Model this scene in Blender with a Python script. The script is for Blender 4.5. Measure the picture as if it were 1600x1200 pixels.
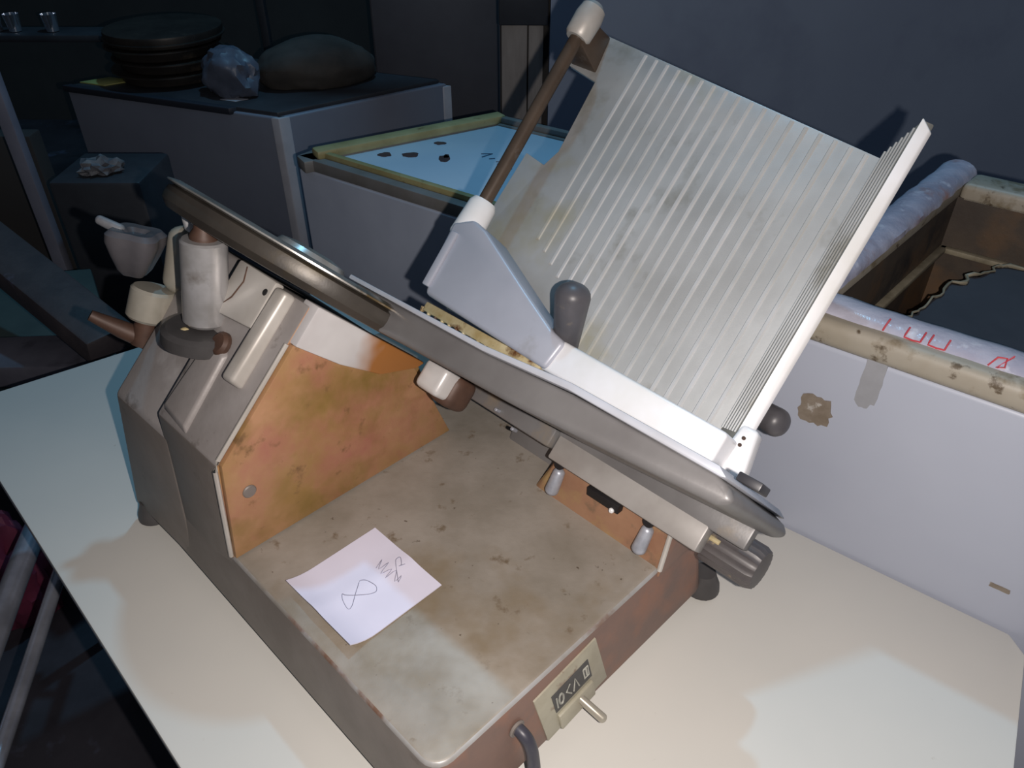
import bpy, bmesh, math, random
from mathutils import Vector, Matrix, noise

random.seed(7)
for o in list(bpy.data.objects):
    bpy.data.objects.remove(o)
scene = bpy.context.scene
COL = scene.collection

# ------------------------------------------------------------------ camera, light, exposure
T = 0.65                       # table top height above the floor
EYE = T + 0.70
PITCH = 36.4
cam_d = bpy.data.cameras.new('camera')
cam = bpy.data.objects.new('camera', cam_d)
COL.objects.link(cam)
cam.location = (0, 0, EYE)
cam.rotation_euler = (math.radians(90 - PITCH), 0, 0)
cam_d.sensor_width = 36.0
cam_d.lens = 1230.0 / 1600.0 * 36.0
cam_d.clip_start = 0.02
scene.camera = cam

world = bpy.data.worlds.new('world')
scene.world = world
world.use_nodes = True
world.node_tree.nodes['Background'].inputs[0].default_value = (0.62, 0.75, 1.0, 1)
world.node_tree.nodes['Background'].inputs[1].default_value = 0.07


def lamp(name, kind, loc, power, color, size=0.01):
    d = bpy.data.lights.new(name, kind)
    d.energy = power
    d.color = color
    d.shadow_soft_size = size
    o = bpy.data.objects.new(name, d)
    o.location = loc
    COL.objects.link(o)
    return o


# the phone's own flash, a few centimetres right of and below the lens
lamp('phone_flash', 'POINT', (0.040, 0.004, EYE - 0.018), 24.5, (1.0, 0.91, 0.855), 0.004)
# the cool lamp hanging over the back of the room
lamp('ceiling_lamp', 'POINT', (0.42, 2.40, T + 4.0), 165.0, (0.26, 0.66, 1.0), 0.08)

scene.view_settings.view_transform = 'Standard'
scene.view_settings.look = 'None'
scene.view_settings.exposure = 0.0
scene.view_settings.gamma = 1.0
scene.view_settings.use_curve_mapping = False

# ------------------------------------------------------------------ materials
def lin(c):
    r = []
    for x in c[:3]:
        x = x / 255.0
        r.append(x / 12.92 if x <= 0.04045 else ((x + 0.055) / 1.055) ** 2.4)
    return (*r, 1.0)


def mat(name, c1, c2=None, scale=6.0, rough=0.5, metal=0.0, stains=(), bump=0.0, stretch=(1, 1, 1),
        spec=0.5, trans=0.0, rot=(0, 0, 0), bscale=None, coat=0.0):
    m = bpy.data.materials.new(name)
    m.use_nodes = True
    nt = m.node_tree
    b = nt.nodes['Principled BSDF']
    b.inputs['Roughness'].default_value = rough
    b.inputs['Metallic'].default_value = metal
    b.inputs['Specular IOR Level'].default_value = spec
    b.inputs['Transmission Weight'].default_value = trans
    b.inputs['Coat Weight'].default_value = coat
    tc = nt.nodes.new('ShaderNodeTexCoord')
    mp = nt.nodes.new('ShaderNodeMapping')
    mp.inputs['Scale'].default_value = stretch
    mp.inputs['Rotation'].default_value = rot
    nt.links.new(tc.outputs['Object'], mp.inputs['Vector'])

    def nz(sc, det=4.0, off=None):
        n = nt.nodes.new('ShaderNodeTexNoise')
        n.inputs['Scale'].default_value = sc
        n.inputs['Detail'].default_value = det
        n.inputs['Roughness'].default_value = 0.62
        if off is None:
            nt.links.new(mp.outputs['Vector'], n.inputs['Vector'])
        else:
            ad = nt.nodes.new('ShaderNodeVectorMath')
            ad.operation = 'ADD'
            ad.inputs[1].default_value = (off, off * 1.7, off * 0.6)
            nt.links.new(mp.outputs['Vector'], ad.inputs[0])
            nt.links.new(ad.outputs[0], n.inputs['Vector'])
        return n

    def mix(fac, a, bcol):
        x = nt.nodes.new('ShaderNodeMix')
        x.data_type = 'RGBA'
        nt.links.new(fac, x.inputs[0])
        if isinstance(a, tuple):
            x.inputs[6].default_value = a
        else:
            nt.links.new(a, x.inputs[6])
        x.inputs[7].default_value = bcol
        return x.outputs[2]

    cur = lin(c1)
    if c2 is not None:
        n = nz(scale)
        r = nt.nodes.new('ShaderNodeMapRange')
        r.inputs[1].default_value = 0.36
        r.inputs[2].default_value = 0.66
        nt.links.new(n.outputs['Fac'], r.inputs[0])
        cur = mix(r.outputs[0], cur, lin(c2))
    for i, (sc_col, sc, lo, hi) in enumerate(stains):
        n = nz(sc, 5.0, 3.1 + 2.3 * i)
        r = nt.nodes.new('ShaderNodeMapRange')
        r.inputs[1].default_value = lo
        r.inputs[2].default_value = hi
        nt.links.new(n.outputs['Fac'], r.inputs[0])
        cur = mix(r.outputs[0], cur, lin(sc_col))
    if isinstance(cur, tuple):
        b.inputs['Base Color'].default_value = cur
    else:
        nt.links.new(cur, b.inputs['Base Color'])
    if bump:
        n = nz(bscale or scale * 8, 3.0, 9.0)
        bp = nt.nodes.new('ShaderNodeBump')
        bp.inputs['Strength'].default_value = bump
        bp.inputs['Distance'].default_value = 0.002
        nt.links.new(n.outputs['Fac'], bp.inputs['Height'])
        nt.links.new(bp.outputs['Normal'], b.inputs['Normal'])
    return m


R45 = (0, 0, math.radians(-45))
M = {}
M['table'] = mat('table_laminate', (212, 210, 203), (206, 205, 199), 3, 0.42, stains=[((184, 178, 168), 60, 0.72, 0.8)])
M['table_edge'] = mat('table_edge', (150, 148, 140), (120, 118, 112), 10, 0.5)
M['steel_leg'] = mat('leg_steel', (95, 95, 98), (70, 68, 66), 10, 0.45, 0.6)
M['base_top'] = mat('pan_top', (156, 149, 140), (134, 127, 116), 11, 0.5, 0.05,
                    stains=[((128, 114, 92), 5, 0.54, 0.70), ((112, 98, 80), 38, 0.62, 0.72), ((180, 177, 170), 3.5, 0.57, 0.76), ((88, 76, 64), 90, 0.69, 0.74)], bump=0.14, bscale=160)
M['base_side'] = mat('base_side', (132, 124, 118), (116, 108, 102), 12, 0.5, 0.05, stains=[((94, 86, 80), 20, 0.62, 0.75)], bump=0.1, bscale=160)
M['base_front'] = mat('base_front', (134, 106, 94), (116, 96, 88), 9, 0.5, 0.0, stains=[((156, 108, 84), 7, 0.55, 0.75)], bump=0.1, bscale=160)
M['worn'] = mat('worn_edge', (176, 176, 176), (146, 140, 132), 14, 0.4, 0.15, stains=[((128, 100, 84), 12, 0.55, 0.66)])
M['bar'] = mat('bar_casting', (164, 161, 158), (146, 142, 138), 14, 0.42, 0.1, stains=[((190, 184, 176), 8, 0.58, 0.72)])
M['deck'] = mat('housing_deck', (158, 153, 151), (138, 132, 129), 10, 0.45, 0.08, stains=[((186, 183, 182), 6, 0.58, 0.72), ((104, 97, 92), 25, 0.62, 0.74)], bump=0.1, bscale=160)
M['ridge'] = mat('pale_cast', (200, 196, 190), (178, 172, 164), 12, 0.42, 0.2)
M['rust'] = mat('rusty_paint', (172, 130, 98), (146, 114, 66), 9, 0.5, 0.0,
                stains=[((158, 102, 86), 8, 0.50, 0.68), ((124, 100, 48), 7, 0.50, 0.66), ((108, 80, 50), 40, 0.60, 0.74)], bump=0.14, bscale=120)
M['rust2'] = mat('rusty_casting', (156, 120, 94), (136, 100, 78), 14, 0.5, stains=[((160, 134, 92), 16, 0.55, 0.7), ((108, 92, 74), 30, 0.58, 0.72)], bump=0.1, bscale=120)
M['alu'] = mat('aluminium', (186, 188, 188), (166, 167, 166), 7, 0.42, 0.12, stains=[((164, 156, 122), 4.5, 0.55, 0.72), ((142, 140, 132), 9, 0.56, 0.70)], bump=0.1, bscale=60)
M['rib'] = mat('rib_aluminium', (208, 209, 210), (184, 185, 183), 9, 0.36, 0.12, stains=[((172, 164, 130), 4.5, 0.55, 0.74)])
M['flange'] = mat('flange_aluminium', (140, 140, 134), (126, 125, 119), 14, 0.5, 0.1, bump=0.1)
M['bright'] = mat('bright_aluminium', (244, 244, 247), (230, 229, 226), 9, 0.28, 0.0, stains=[((232, 220, 188), 9, 0.64, 0.8)])
M['pusher'] = mat('pusher_casting', (184, 186, 196), (172, 174, 184), 6, 0.36, 0.1, stains=[((160, 159, 162), 14, 0.62, 0.76)], bump=0.06)
M['plate'] = mat('gauge_casting', (116, 115, 115), (102, 100, 100), 9, 0.4, 0.12, stains=[((132, 120, 102), 12, 0.58, 0.74)], bump=0.1)
M['plate_edge'] = mat('gauge_edge', (190, 194, 204), (172, 174, 180), 10, 0.36, 0.15)
M['guard'] = mat('guard_dark', (70, 65, 59), (54, 50, 46), 9, 0.4, 0.15, stains=[((82, 70, 46), 8, 0.55, 0.70)], bump=0.1)
M['blade'] = mat('blade_steel', (205, 203, 198), (170, 164, 156), 18, 0.3, 0.7, stains=[((120, 104, 76), 22, 0.58, 0.68)])
M['band'] = mat('band_steel', (206, 204, 202), (188, 184, 182), 10, 0.35, 0.15, stains=[((178, 158, 142), 8, 0.6, 0.76)])
M['cyl'] = mat('post_steel', (186, 185, 186), (160, 158, 156), 22, 0.3, 0.45, stains=[((134, 128, 122), 18, 0.58, 0.72)])
M['cream'] = mat('cream_metal', (188, 183, 170), (166, 160, 146), 16, 0.32, 0.3)
M['darkrub'] = mat('dark_rubber', (78, 76, 76), (62, 60, 60), 14, 0.5)
M['black'] = mat('black_plastic', (52, 52, 56), (42, 42, 46), 14, 0.42)
M['grip'] = mat('grip_plastic', (88, 86, 90), (70, 69, 72), 14, 0.4, stains=[((120, 112, 100), 30, 0.64, 0.74)])
M['knob'] = mat('worn_knob', (84, 80, 80), (66, 63, 66), 20, 0.42, stains=[((150, 134, 104), 40, 0.6, 0.7)])
M['brown'] = mat('brown_rust', (92, 68, 56), (66, 48, 40), 25, 0.55, 0.1)
M['rod'] = mat('rod_rust', (86, 72, 60), (72, 60, 50), 16, 0.4, 0.1, stains=[((138, 134, 132), 10, 0.56, 0.68), ((60, 46, 37), 18, 0.6, 0.72)])
M['tooth'] = mat('grimy_cream', (214, 200, 160), (182, 160, 110), 40, 0.45, 0.2, stains=[((104, 66, 36), 26, 0.6, 0.68)])
M['stud'] = mat('stud_zinc', (186, 190, 200), (156, 160, 170), 60, 0.4, 0.4)
M['void'] = mat('dark_hole', (26, 24, 26), None, 1, 0.6)
M['label'] = mat('label_cream', (172, 168, 150), (156, 150, 132), 26, 0.42, stains=[((120, 98, 84), 26, 0.60, 0.68)])
M['ink_black'] = mat('label_black', (74, 74, 74), (60, 60, 62), 60, 0.45)
M['label_mark'] = mat('label_mark', (178, 178, 168), (150, 150, 142), 80, 0.5)
M['paper'] = mat('note_paper', (224, 222, 240), (216, 214, 232), 6, 0.7)
M['pencil'] = mat('pencil', (124, 124, 142), (140, 140, 158), 90, 0.7)
M['pencil_faint'] = mat('pencil_faint', (168, 166, 184), (150, 150, 168), 120, 0.7)
M['fr_white'] = mat('freezer_white', (178, 184, 198), (171, 177, 192), 2.5, 0.4, stains=[((160, 160, 160), 40, 0.74, 0.8)])
M['fr_rim'] = mat('freezer_rim', (166, 160, 148), (150, 142, 126), 10, 0.5, stains=[((124, 112, 90), 22, 0.53, 0.64), ((92, 80, 64), 50, 0.6, 0.68)])
M['fr_liner'] = mat('freezer_liner', (78, 68, 58), (54, 48, 46), 6, 0.6, stains=[((112, 82, 52), 4, 0.56, 0.72), ((40, 37, 39), 9, 0.54, 0.68)], bump=0.3)
M['fr_floor'] = mat('freezer_floor', (60, 62, 70), (50, 52, 60), 9, 0.6)
M['wrap'] = mat('plastic_wrap', (190, 190, 204), (168, 166, 182), 18, 0.22, stains=[((214, 216, 226), 22, 0.56, 0.66), ((150, 128, 132), 14, 0.62, 0.76)], bump=0.5, bscale=60, coat=0.4)
M['wrap2'] = mat('dusty_wrap', (176, 178, 196), (150, 150, 168), 24, 0.4, stains=[((154, 118, 112), 14, 0.56, 0.72), ((196, 198, 212), 40, 0.58, 0.7)], bump=0.4, bscale=90)
M['red'] = mat('red_print', (206, 82, 88), (190, 64, 72), 30, 0.35)
M['torn'] = mat('torn_label', (140, 130, 118), (118, 106, 92), 40, 0.6, stains=[((176, 172, 166), 60, 0.6, 0.66)])
M['smear'] = mat('glue_smear', (156, 158, 164), (146, 148, 153), 30, 0.5)
M['ragged'] = mat('ragged_edge', (150, 142, 122), (122, 114, 96), 40, 0.5)
M['gasket'] = mat('gasket_cream', (176, 168, 120), (156, 146, 100), 14, 0.5, stains=[((112, 92, 56), 20, 0.62, 0.72)])
M['mid_body'] = mat('mid_freezer_grey', (192, 202, 220), (180, 190, 209), 4, 0.45, stains=[((140, 140, 142), 30, 0.72, 0.78)])
M['mid_rim'] = mat('mid_freezer_rim', (132, 132, 132), (120, 118, 114), 12, 0.5)
M['blue'] = mat('pale_blue_sheet', (206, 232, 250), (198, 224, 244), 3, 0.3)
M['spot'] = mat('rust_spot', (84, 62, 60), (64, 50, 52), 30, 0.6)
M['mark_ink'] = mat('marker_ink', (92, 116, 140), None, 1, 0.5)
M['left_body'] = mat('left_freezer_white', (130, 138, 154), (122, 129, 145), 3, 0.45)
M['left_side'] = mat('left_freezer_side', (178, 178, 186), (160, 160, 170), 3, 0.45)
M['trimw'] = mat('pale_trim', (196, 198, 206), (180, 182, 190), 10, 0.4)
M['lid'] = mat('dark_lid', (58, 62, 68), (46, 48, 54), 6, 0.5)
M['lidedge'] = mat('dark_lid_edge', (44, 48, 58), None, 6, 0.5)
M['yellow'] = mat('yellow_strip', (170, 172, 104), (150, 152, 90), 20, 0.5)
M['pan'] = mat('blackened_pan', (64, 60, 56), (48, 45, 43), 10, 0.45, 0.4, stains=[((96, 88, 78), 10, 0.6, 0.74)])
M['bag'] = mat('grey_plastic_bag', (98, 106, 122), (80, 87, 102), 8, 0.4, bump=0.3, bscale=25)
M['sack'] = mat('brown_sack', (74, 70, 66), (58, 56, 53), 9, 0.7, bump=0.4, bscale=30)
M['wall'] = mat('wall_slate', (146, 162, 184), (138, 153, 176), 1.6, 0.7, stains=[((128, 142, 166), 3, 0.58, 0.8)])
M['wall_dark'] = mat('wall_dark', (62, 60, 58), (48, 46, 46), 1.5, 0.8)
M['floor'] = mat('dark_floor', (58, 56, 62), (44, 42, 48), 5, 0.5, stains=[((86, 92, 112), 5, 0.62, 0.74), ((34, 32, 34), 3, 0.54, 0.7)], bump=0.3, bscale=30)
M['board'] = mat('door_board', (150, 146, 142), (132, 128, 124), 6, 0.6, stretch=(6, 6, 1))
M['cab'] = mat('dark_cabinet', (96, 98, 106), (84, 86, 94), 3, 0.5)
M['post'] = mat('post_grey', (128, 132, 148), (114, 118, 134), 8, 0.45)
M['beam'] = mat('dirty_beam', (66, 60, 62), (48, 44, 48), 9, 0.6, stains=[((92, 92, 116), 8, 0.62, 0.74)], bump=0.4, bscale=40)
M['green'] = mat('dark_green_panel', (74, 88, 86), (62, 76, 76), 5, 0.5)
M['slab'] = mat('grey_slab', (92, 92, 102), (72, 72, 82), 7, 0.6, stains=[((52, 52, 60), 10, 0.56, 0.68)])
M['chrome'] = mat('chrome', (190, 194, 206), (150, 154, 166), 12, 0.24, 0.55)
M['magenta'] = mat('magenta_cloth', (104, 34, 62), (84, 26, 50), 20, 0.7)
M['cable'] = mat('grey_cable', (72, 72, 82), (60, 60, 70), 30, 0.4)
M['glint'] = mat('bright_steel', (220, 228, 240), None, 1, 0.12, 0.9)
M['rubbish'] = mat('pale_rubbish', (120, 122, 126), (84, 84, 90), 30, 0.5)

# ------------------------------------------------------------------ frames and mesh helpers
S = math.sqrt(0.5)
A = math.radians(44)
CA, SA = math.cos(A), math.sin(A)


def P(u, v, z):                       # slicer / table axes: u away to the left, v away to the right, z above the table
    return Vector(((v - u) * S, (u + v) * S, z + T))


def Q(u, w, n):                       # carriage axes: w up the sloping tray, n out of the tray
    return P(u, w * CA - n * SA, w * SA + n * CA)


def G(x, y, z):                       # room axes, z above the table
    return Vector((x, y, z + T))


def prism(base, vec=None, top=None, bm=None):
    bm = bm or bmesh.new()
    b = [bm.verts.new(p) for p in base]
    t = [bm.verts.new(p) for p in (top if top else [q + vec for q in base])]
    n = len(b)
    bm.faces.new(b)
    bm.faces.new(t[::-1])
    for i in range(n):
        j = (i + 1) % n
        bm.faces.new((b[i], t[i], t[j], b[j]))
    bmesh.ops.recalc_face_normals(bm, faces=bm.faces)
    return bm


def fbox(F, a0, a1, b0, b1, c0, c1, bm=None):
    base = [F(a0, b0, c0), F(a1, b0, c0), F(a1, b1, c0), F(a0, b1, c0)]
    top = [F(a0, b0, c1), F(a1, b0, c1), F(a1, b1, c1), F(a0, b1, c1)]
    return prism(base, top=top, bm=bm)


def bevel(bm, off, seg=2, ang=0.5):
    es = [e for e in bm.edges if len(e.link_faces) == 2 and e.calc_face_angle(0) > ang]
    if es:
        bmesh.ops.bevel(bm, geom=es, offset=off, segments=seg, affect='EDGES', profile=0.5, clamp_overlap=True)
    return bm


def lathe(o, axis, prof, seg=28, bm=None, lobes=0, amp=0.0):
    bm = bm or bmesh.new()
    axis = Vector(axis).normalized()
    x = axis.orthogonal().normalized()
    y = axis.cross(x)
    rings = []
    for r, h in prof:
        ring = []
        for i in range(seg):
            a = 2 * math.pi * i / seg
            rr = r * (1 + amp * math.cos(lobes * a)) if lobes else r
            ring.append(bm.verts.new(o + axis * h + x * rr * math.cos(a) + y * rr * math.sin(a)))
        rings.append(ring)
    for a, b in zip(rings[:-1], rings[1:]):
        for i in range(seg):
            j = (i + 1) % seg
            bm.faces.new((a[i], a[j], b[j], b[i]))
    bm.faces.new(rings[0][::-1])
    bm.faces.new(rings[-1])
    bmesh.ops.recalc_face_normals(bm, faces=bm.faces)
    return bm


def rcyl(o, axis, r, h, b=0.002, seg=28, bm=None):
    return lathe(o, axis, [(r - b, 0), (r, b), (r, h - b), (r - b, h)], seg, bm)


def tube(path, r, seg=12, bm=None, flat=None):
    bm = bm or bmesh.new()
    rings = []
    up0 = Vector((0.31, 0.17, 0.93))
    for i, p in enumerate(path):
        d = (path[min(i + 1, len(path) - 1)] - path[max(i - 1, 0)]).normalized()
        x = d.cross(up0).normalized()
        y = d.cross(x)
        rr = r[i] if isinstance(r, (list, tuple)) else r
        rings.append([bm.verts.new(p + (x * math.cos(2 * math.pi * k / seg) + y * math.sin(2 * math.pi * k / seg)) * rr) for k in range(seg)])
    for a, b in zip(rings[:-1], rings[1:]):
        for i in range(seg):
            j = (i + 1) % seg
            bm.faces.new((a[i], a[j], b[j], b[i]))
    bm.faces.new(rings[0][::-1])
    bm.faces.new(rings[-1])
    bmesh.ops.recalc_face_normals(bm, faces=bm.faces)
    return bm


def capsule(a, b, r0, r1, seg=20):
    ax = b - a
    L = ax.length
    prof = []
    for i in range(6):
        t = math.pi / 2 * i / 5
        prof.append((max(r0 * math.sin(t), 0.0004), -r0 * math.cos(t) * 0.8))
    prof.append((r0 + (r1 - r0) * 0.5, L * 0.5))
    for i in range(6):
        t = math.pi / 2 * i / 5
        prof.append((max(r1 * math.cos(t), 0.0004), L + r1 * math.sin(t) * 0.8))
    return lathe(a, ax, prof, seg)


def blob(c, rx, ry, rz, amp=0.2, freq=6.0, seed=0.0, seg=4, rotz=0.0):
    bm = bmesh.new()
    bmesh.ops.create_icosphere(bm, subdivisions=seg, radius=1.0)
    cr, sr = math.cos(rotz), math.sin(rotz)
    for v in bm.verts:
        d = v.co.copy()
        k = 1 + amp * noise.noise(d * freq * 0.5 + Vector((seed, seed, seed))) + amp * 0.4 * noise.noise(d * freq * 1.6 + Vector((seed, 1, seed)))
        x, y, z = d.x * rx * k, d.y * ry * k, max(d.z, -0.55) * rz * k
        v.co = c + Vector((x * cr - y * sr, x * sr + y * cr, max(0.002, z + rz * 0.55)))
    return bm


ORG = {}


def thing(name, label, cat, loc, group=None):
    o = bpy.data.objects.new(name, None)
    o.empty_display_size = 0.05
    COL.objects.link(o)
    o.location = loc
    o['label'] = label
    o['category'] = cat
    if group:
        o['group'] = group
    ORG[o] = Vector(loc)
    return o


def mk(name, bm, m, parent=None, smooth=True, label=None, cat=None, kind=None, group=None, origin=None):
    me = bpy.data.meshes.new(name)
    if parent is not None:
        org = ORG[parent]
    elif origin is not None:
        org = Vector(origin)
    else:
        xs = [v.co for v in bm.verts]
        lo = [min(c[i] for c in xs) for i in range(3)]
        hi = [max(c[i] for c in xs) for i in range(3)]
        org = Vector(((lo[0] + hi[0]) / 2, (lo[1] + hi[1]) / 2, lo[2]))
    for v in bm.verts:
        v.co -= org
    bm.to_mesh(me)
    bm.free()
    ms = m if isinstance(m, (list, tuple)) else [m]
    for x in ms:
        me.materials.append(x)
    if smooth:
        me.polygons.foreach_set('use_smooth', [True] * len(me.polygons))
        me.set_sharp_from_angle(angle=math.radians(35))
    o = bpy.data.objects.new(name, me)
    COL.objects.link(o)
    ORG[o] = org
    if parent is not None:
        o.parent = parent
    else:
        o.location = org
    if label:
        o['label'] = label
    if cat:
        o['category'] = cat
    if kind:
        o['kind'] = kind
    if group:
        o['group'] = group
    return o


def share(src, name, parent, delta):
    """another piece with the same mesh, moved by delta"""
    o = src.copy()
    o.name = name
    COL.objects.link(o)
    o.parent = parent
    o.location = Vector(src.location) + delta
    return o


# ------------------------------------------------------------------ the room
def quad(a, b, c, d, th):
    n = (b - a).cross(d - a).normalized() * th
    return prism([a, b, c, d], -n)


FLOOR = -T
mk('floor', prism([G(-4, -1.2, FLOOR), G(3.2, -1.2, FLOOR), G(3.2, 4.6, FLOOR), G(-4, 4.6, FLOOR)], Vector((0, 0, -0.1))), M['floor'], smooth=False, kind='structure')
WY = 2.32
mk('wall_back', fbox(G, 0.105, 3.2, WY, WY + 0.14, FLOOR, 2.3), M['wall'], smooth=False, kind='structure')
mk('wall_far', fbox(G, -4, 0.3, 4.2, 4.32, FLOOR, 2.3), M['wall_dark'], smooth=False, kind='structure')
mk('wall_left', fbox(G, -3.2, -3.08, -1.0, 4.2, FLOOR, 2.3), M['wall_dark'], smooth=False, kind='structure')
# board-lined door jamb at the end of the slate wall
tr = mk('trim_1', fbox(G, -0.034, 0.105, WY + 0.06, WY + 0.14, FLOOR, 2.3), M['wall_dark'], smooth=False, kind='structure')
for x0, x1, dy in ((-0.030, 0.043, 0.0), (0.046, 0.088, -0.004)):
    mk('board', bevel(fbox(G, x0, x1, WY + 0.03 + dy, WY + 0.062, FLOOR, 0.205), 0.003), M['board'], tr)
mk('lintel', bevel(fbox(G, -0.036, 0.10, WY + 0.01, WY + 0.062, 0.208, 0.6), 0.004), M['lid'], tr)

# ------------------------------------------------------------------ table
tb = thing('table', 'white laminate table standing under the old meat slicer', 'table', G(0.05, 0.70, FLOOR))
tc_ = [(1.205, 0.062), (0.471, 0.047), (-0.06, 0.045), (-0.085, 0.10), (-0.062, 0.579), (-0.03, 0.712), (-0.009, 0.728), (0.30, 0.692), (1.10, 0.63), (1.122, 0.60)]
top = [P(a, b, 0) for a, b in tc_]
bm = prism([p - Vector((0, 0, 0.024)) for p in top], top=top)
mk('table_top', bevel(bm, 0.0025), M['table'], tb)
mk('edge_band', bevel(prism([P(a + (0.012 if a < .5 else -0.012), b + (0.012 if b < .3 else -0.012), -0.07) for a, b in tc_],
                            top=[P(a + (0.012 if a < .5 else -0.012), b + (0.012 if b < .3 else -0.012), -0.024) for a, b in tc_]), 0.003), M['table_edge'], tb)
for a, b in ((1.08, 0.11), (0.02, 0.11), (0.02, 0.62), (1.05, 0.56)):
    mk('leg', bevel(fbox(P, a - 0.02, a + 0.02, b - 0.02, b + 0.02, FLOOR, -0.07), 0.003), M['steel_leg'], tb)

# ------------------------------------------------------------------ meat slicer
sl = thing('meat_slicer', 'old grimy gravity-feed meat slicer with ribbed aluminium carriage, standing on the white table', 'meat slicer', P(0.5, 0.35, 0))


def rounded(u0, u1, v0, v1, r, z, k=5):
    pts = []
    for (cu, cv, a0) in ((u0 + r, v0 + r, 180), (u1 - r, v0 + r, 270), (u1 - r, v1 - r, 0), (u0 + r, v1 - r, 90)):
        for i in range(k + 1):
            a = math.radians(a0 + 90 * i / k)
            pts.append(P(cu + r * math.cos(a), cv + r * math.sin(a), z))
    return pts


def set_mats(bm, rule):
    bm.normal_update()
    for f in bm.faces:
        f.material_index = rule(f)


VU = Vector((-S, S, 0))
VV = Vector((S, S, 0))


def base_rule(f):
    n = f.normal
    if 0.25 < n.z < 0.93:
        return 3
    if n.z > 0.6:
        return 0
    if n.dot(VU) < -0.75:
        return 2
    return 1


bm = prism(rounded(0.246, 0.800, 0.165, 0.545, 0.022, 0.020), top=rounded(0.258, 0.790, 0.175, 0.538, 0.018, 0.105))
bevel(bm, 0.004, 3)
set_mats(bm, base_rule)
base = mk('base', bm, [M['base_top'], M['base_side'], M['base_front'], M['worn']], sl)
# inner hollow of the tray: a shallow sunken panel
for (a, b) in ((0.785, 0.172), (0.275, 0.195), (0.253, 0.549), (0.77, 0.52)):
    bm = lathe(P(a, b, 0.0), (0, 0, 1), [(0.016, 0.0006), (0.0195, 0.004), (0.0185, 0.012), (0.015, 0.020), (0.012, 0.03)], 22)
    mk('foot', bm, M['darkrub'], sl)

# riser block that carries the gauge plate
prof0 = [(0.455, 0.095), (0.458, 0.106), (0.470, 0.160), (0.530, 0.160), (0.538, 0.095)]
bm = prism([P(0.2545, v, z) for v, z in prof0], top=[P(0.418 if z < .11 else 0.398, v, z) for v, z in prof0])
bevel(bm, 0.003)
set_mats(bm, lambda f: 1 if f.normal.dot(VU) < -0.7 else 0)
riser = mk('riser', bm, [M['rust2'], M['base_front']], sl)
mk('edge_strip', tube([P(0.2555, 0.456, 0.106), P(0.2555, 0.468, 0.158)], 0.0026, 8), M['ridge'], riser)
for uu in (0.392, 0.278):
    o = P(uu, 0.4665, 0.151)
    mk('hole', rcyl(o, Vector((0, 0, 0)) - VV + Vector((0, 0, .3)), 0.006, 0.008, 0.001, 14), M['void'], riser)
    mk('stud', capsule(P(uu, 0.461, 0.141), P(uu + 0.001, 0.452, 0.122), 0.0065, 0.0075, 14), M['stud'], riser)
fb = bevel(fbox(P, 0.312, 0.352, 0.458, 0.476, 0.139, 0.150), 0.001)
mk('slot', fb, M['void'], riser)
mk('slot_pin', rcyl(P(0.319, 0.462, 0.140), -VV + Vector((0, 0, .2)), 0.0028, 0.007, 0.001, 10), M['bright'], riser)

# motor housing: raised inner half, lower outer half
def WN(w, n):
    return (w * CA - n * SA, w * SA + n * CA)


def hprof(n, w0, vb, z0=0.02):
    return [(vb, z0), WN(w0, n), WN(0.452, n), WN(0.452, -0.135), (0.455, 0.10), (0.455, z0)]


def house_rule(f):
    if f.normal.dot(VU) < -0.85:
        return 2
    if f.normal.z > 0.4:
        return 0
    return 1


HB = 0.803
bm = prism([P(0.562, v, z) for v, z in hprof(0.030, 0.284, 0.168)], top=[P(0.676, v, z) for v, z in hprof(0.030, 0.282, 0.168)])
bevel(bm, 0.003)
set_mats(bm, house_rule)
hs = mk('motor_housing', bm, [M['deck'], M['base_side'], M['rust']], sl)
bm = prism([P(0.664, v, z) for v, z in hprof(0.0125, 0.262, 0.166)], top=[P(HB if z < .1 else 0.784, v, z) for v, z in hprof(0.0125, 0.258, 0.160)])
bevel(bm, 0.006, 3)
set_mats(bm, lambda f: 0 if f.normal.z > .4 else 1)
mk('outer_housing', bm, [M['deck'], M['base_side']], sl)
# rounded toe blending the raised half into the front wall
bm = prism([Q(0.62, 0.285, 0.029), Q(0.672, 0.289, 0.029), Q(0.664, 0.36, 0.029), Q(0.65, 0.39, 0.029), Q(0.625, 0.37, 0.029)], top=[Q(0.624, 0.292, 0.035), Q(0.667, 0.296, 0.035), Q(0.660, 0.36, 0.035), Q(0.65, 0.385, 0.035), Q(0.628, 0.366, 0.035)])
mk('raised_pad', bevel(bm, 0.002), M['deck'], hs)
# lip along the inner edge of the deck
lipv = [P(0.5615, 0.1735, 0.108), P(0.5615, 0.182, 0.214)] + [Q(0.5615, w, 0.031) for w in (0.290, 0.35, 0.412)]
mk('lip', tube(lipv, 0.0024, 8), M['ridge'], hs)
# rusty inner splash wall
wl = [(0.1755, 0.107), WN(0.287, 0.0285), WN(0.414, 0.0285), WN(0.416, -0.03), WN(0.424, -0.085), WN(0.446, -0.128), (0.452, 0.107)]
bm = prism([P(0.5555, v, z) for v, z in wl], top=[P(0.563, v, z) for v, z in wl])
mk('splash_wall', bevel(bm, 0.001), M['rust'], hs)
mk('plug', rcyl(P(0.5535, 0.205, 0.178), VU, 0.007, 0.004, 0.001, 16), M['base_side'], hs)
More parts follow.
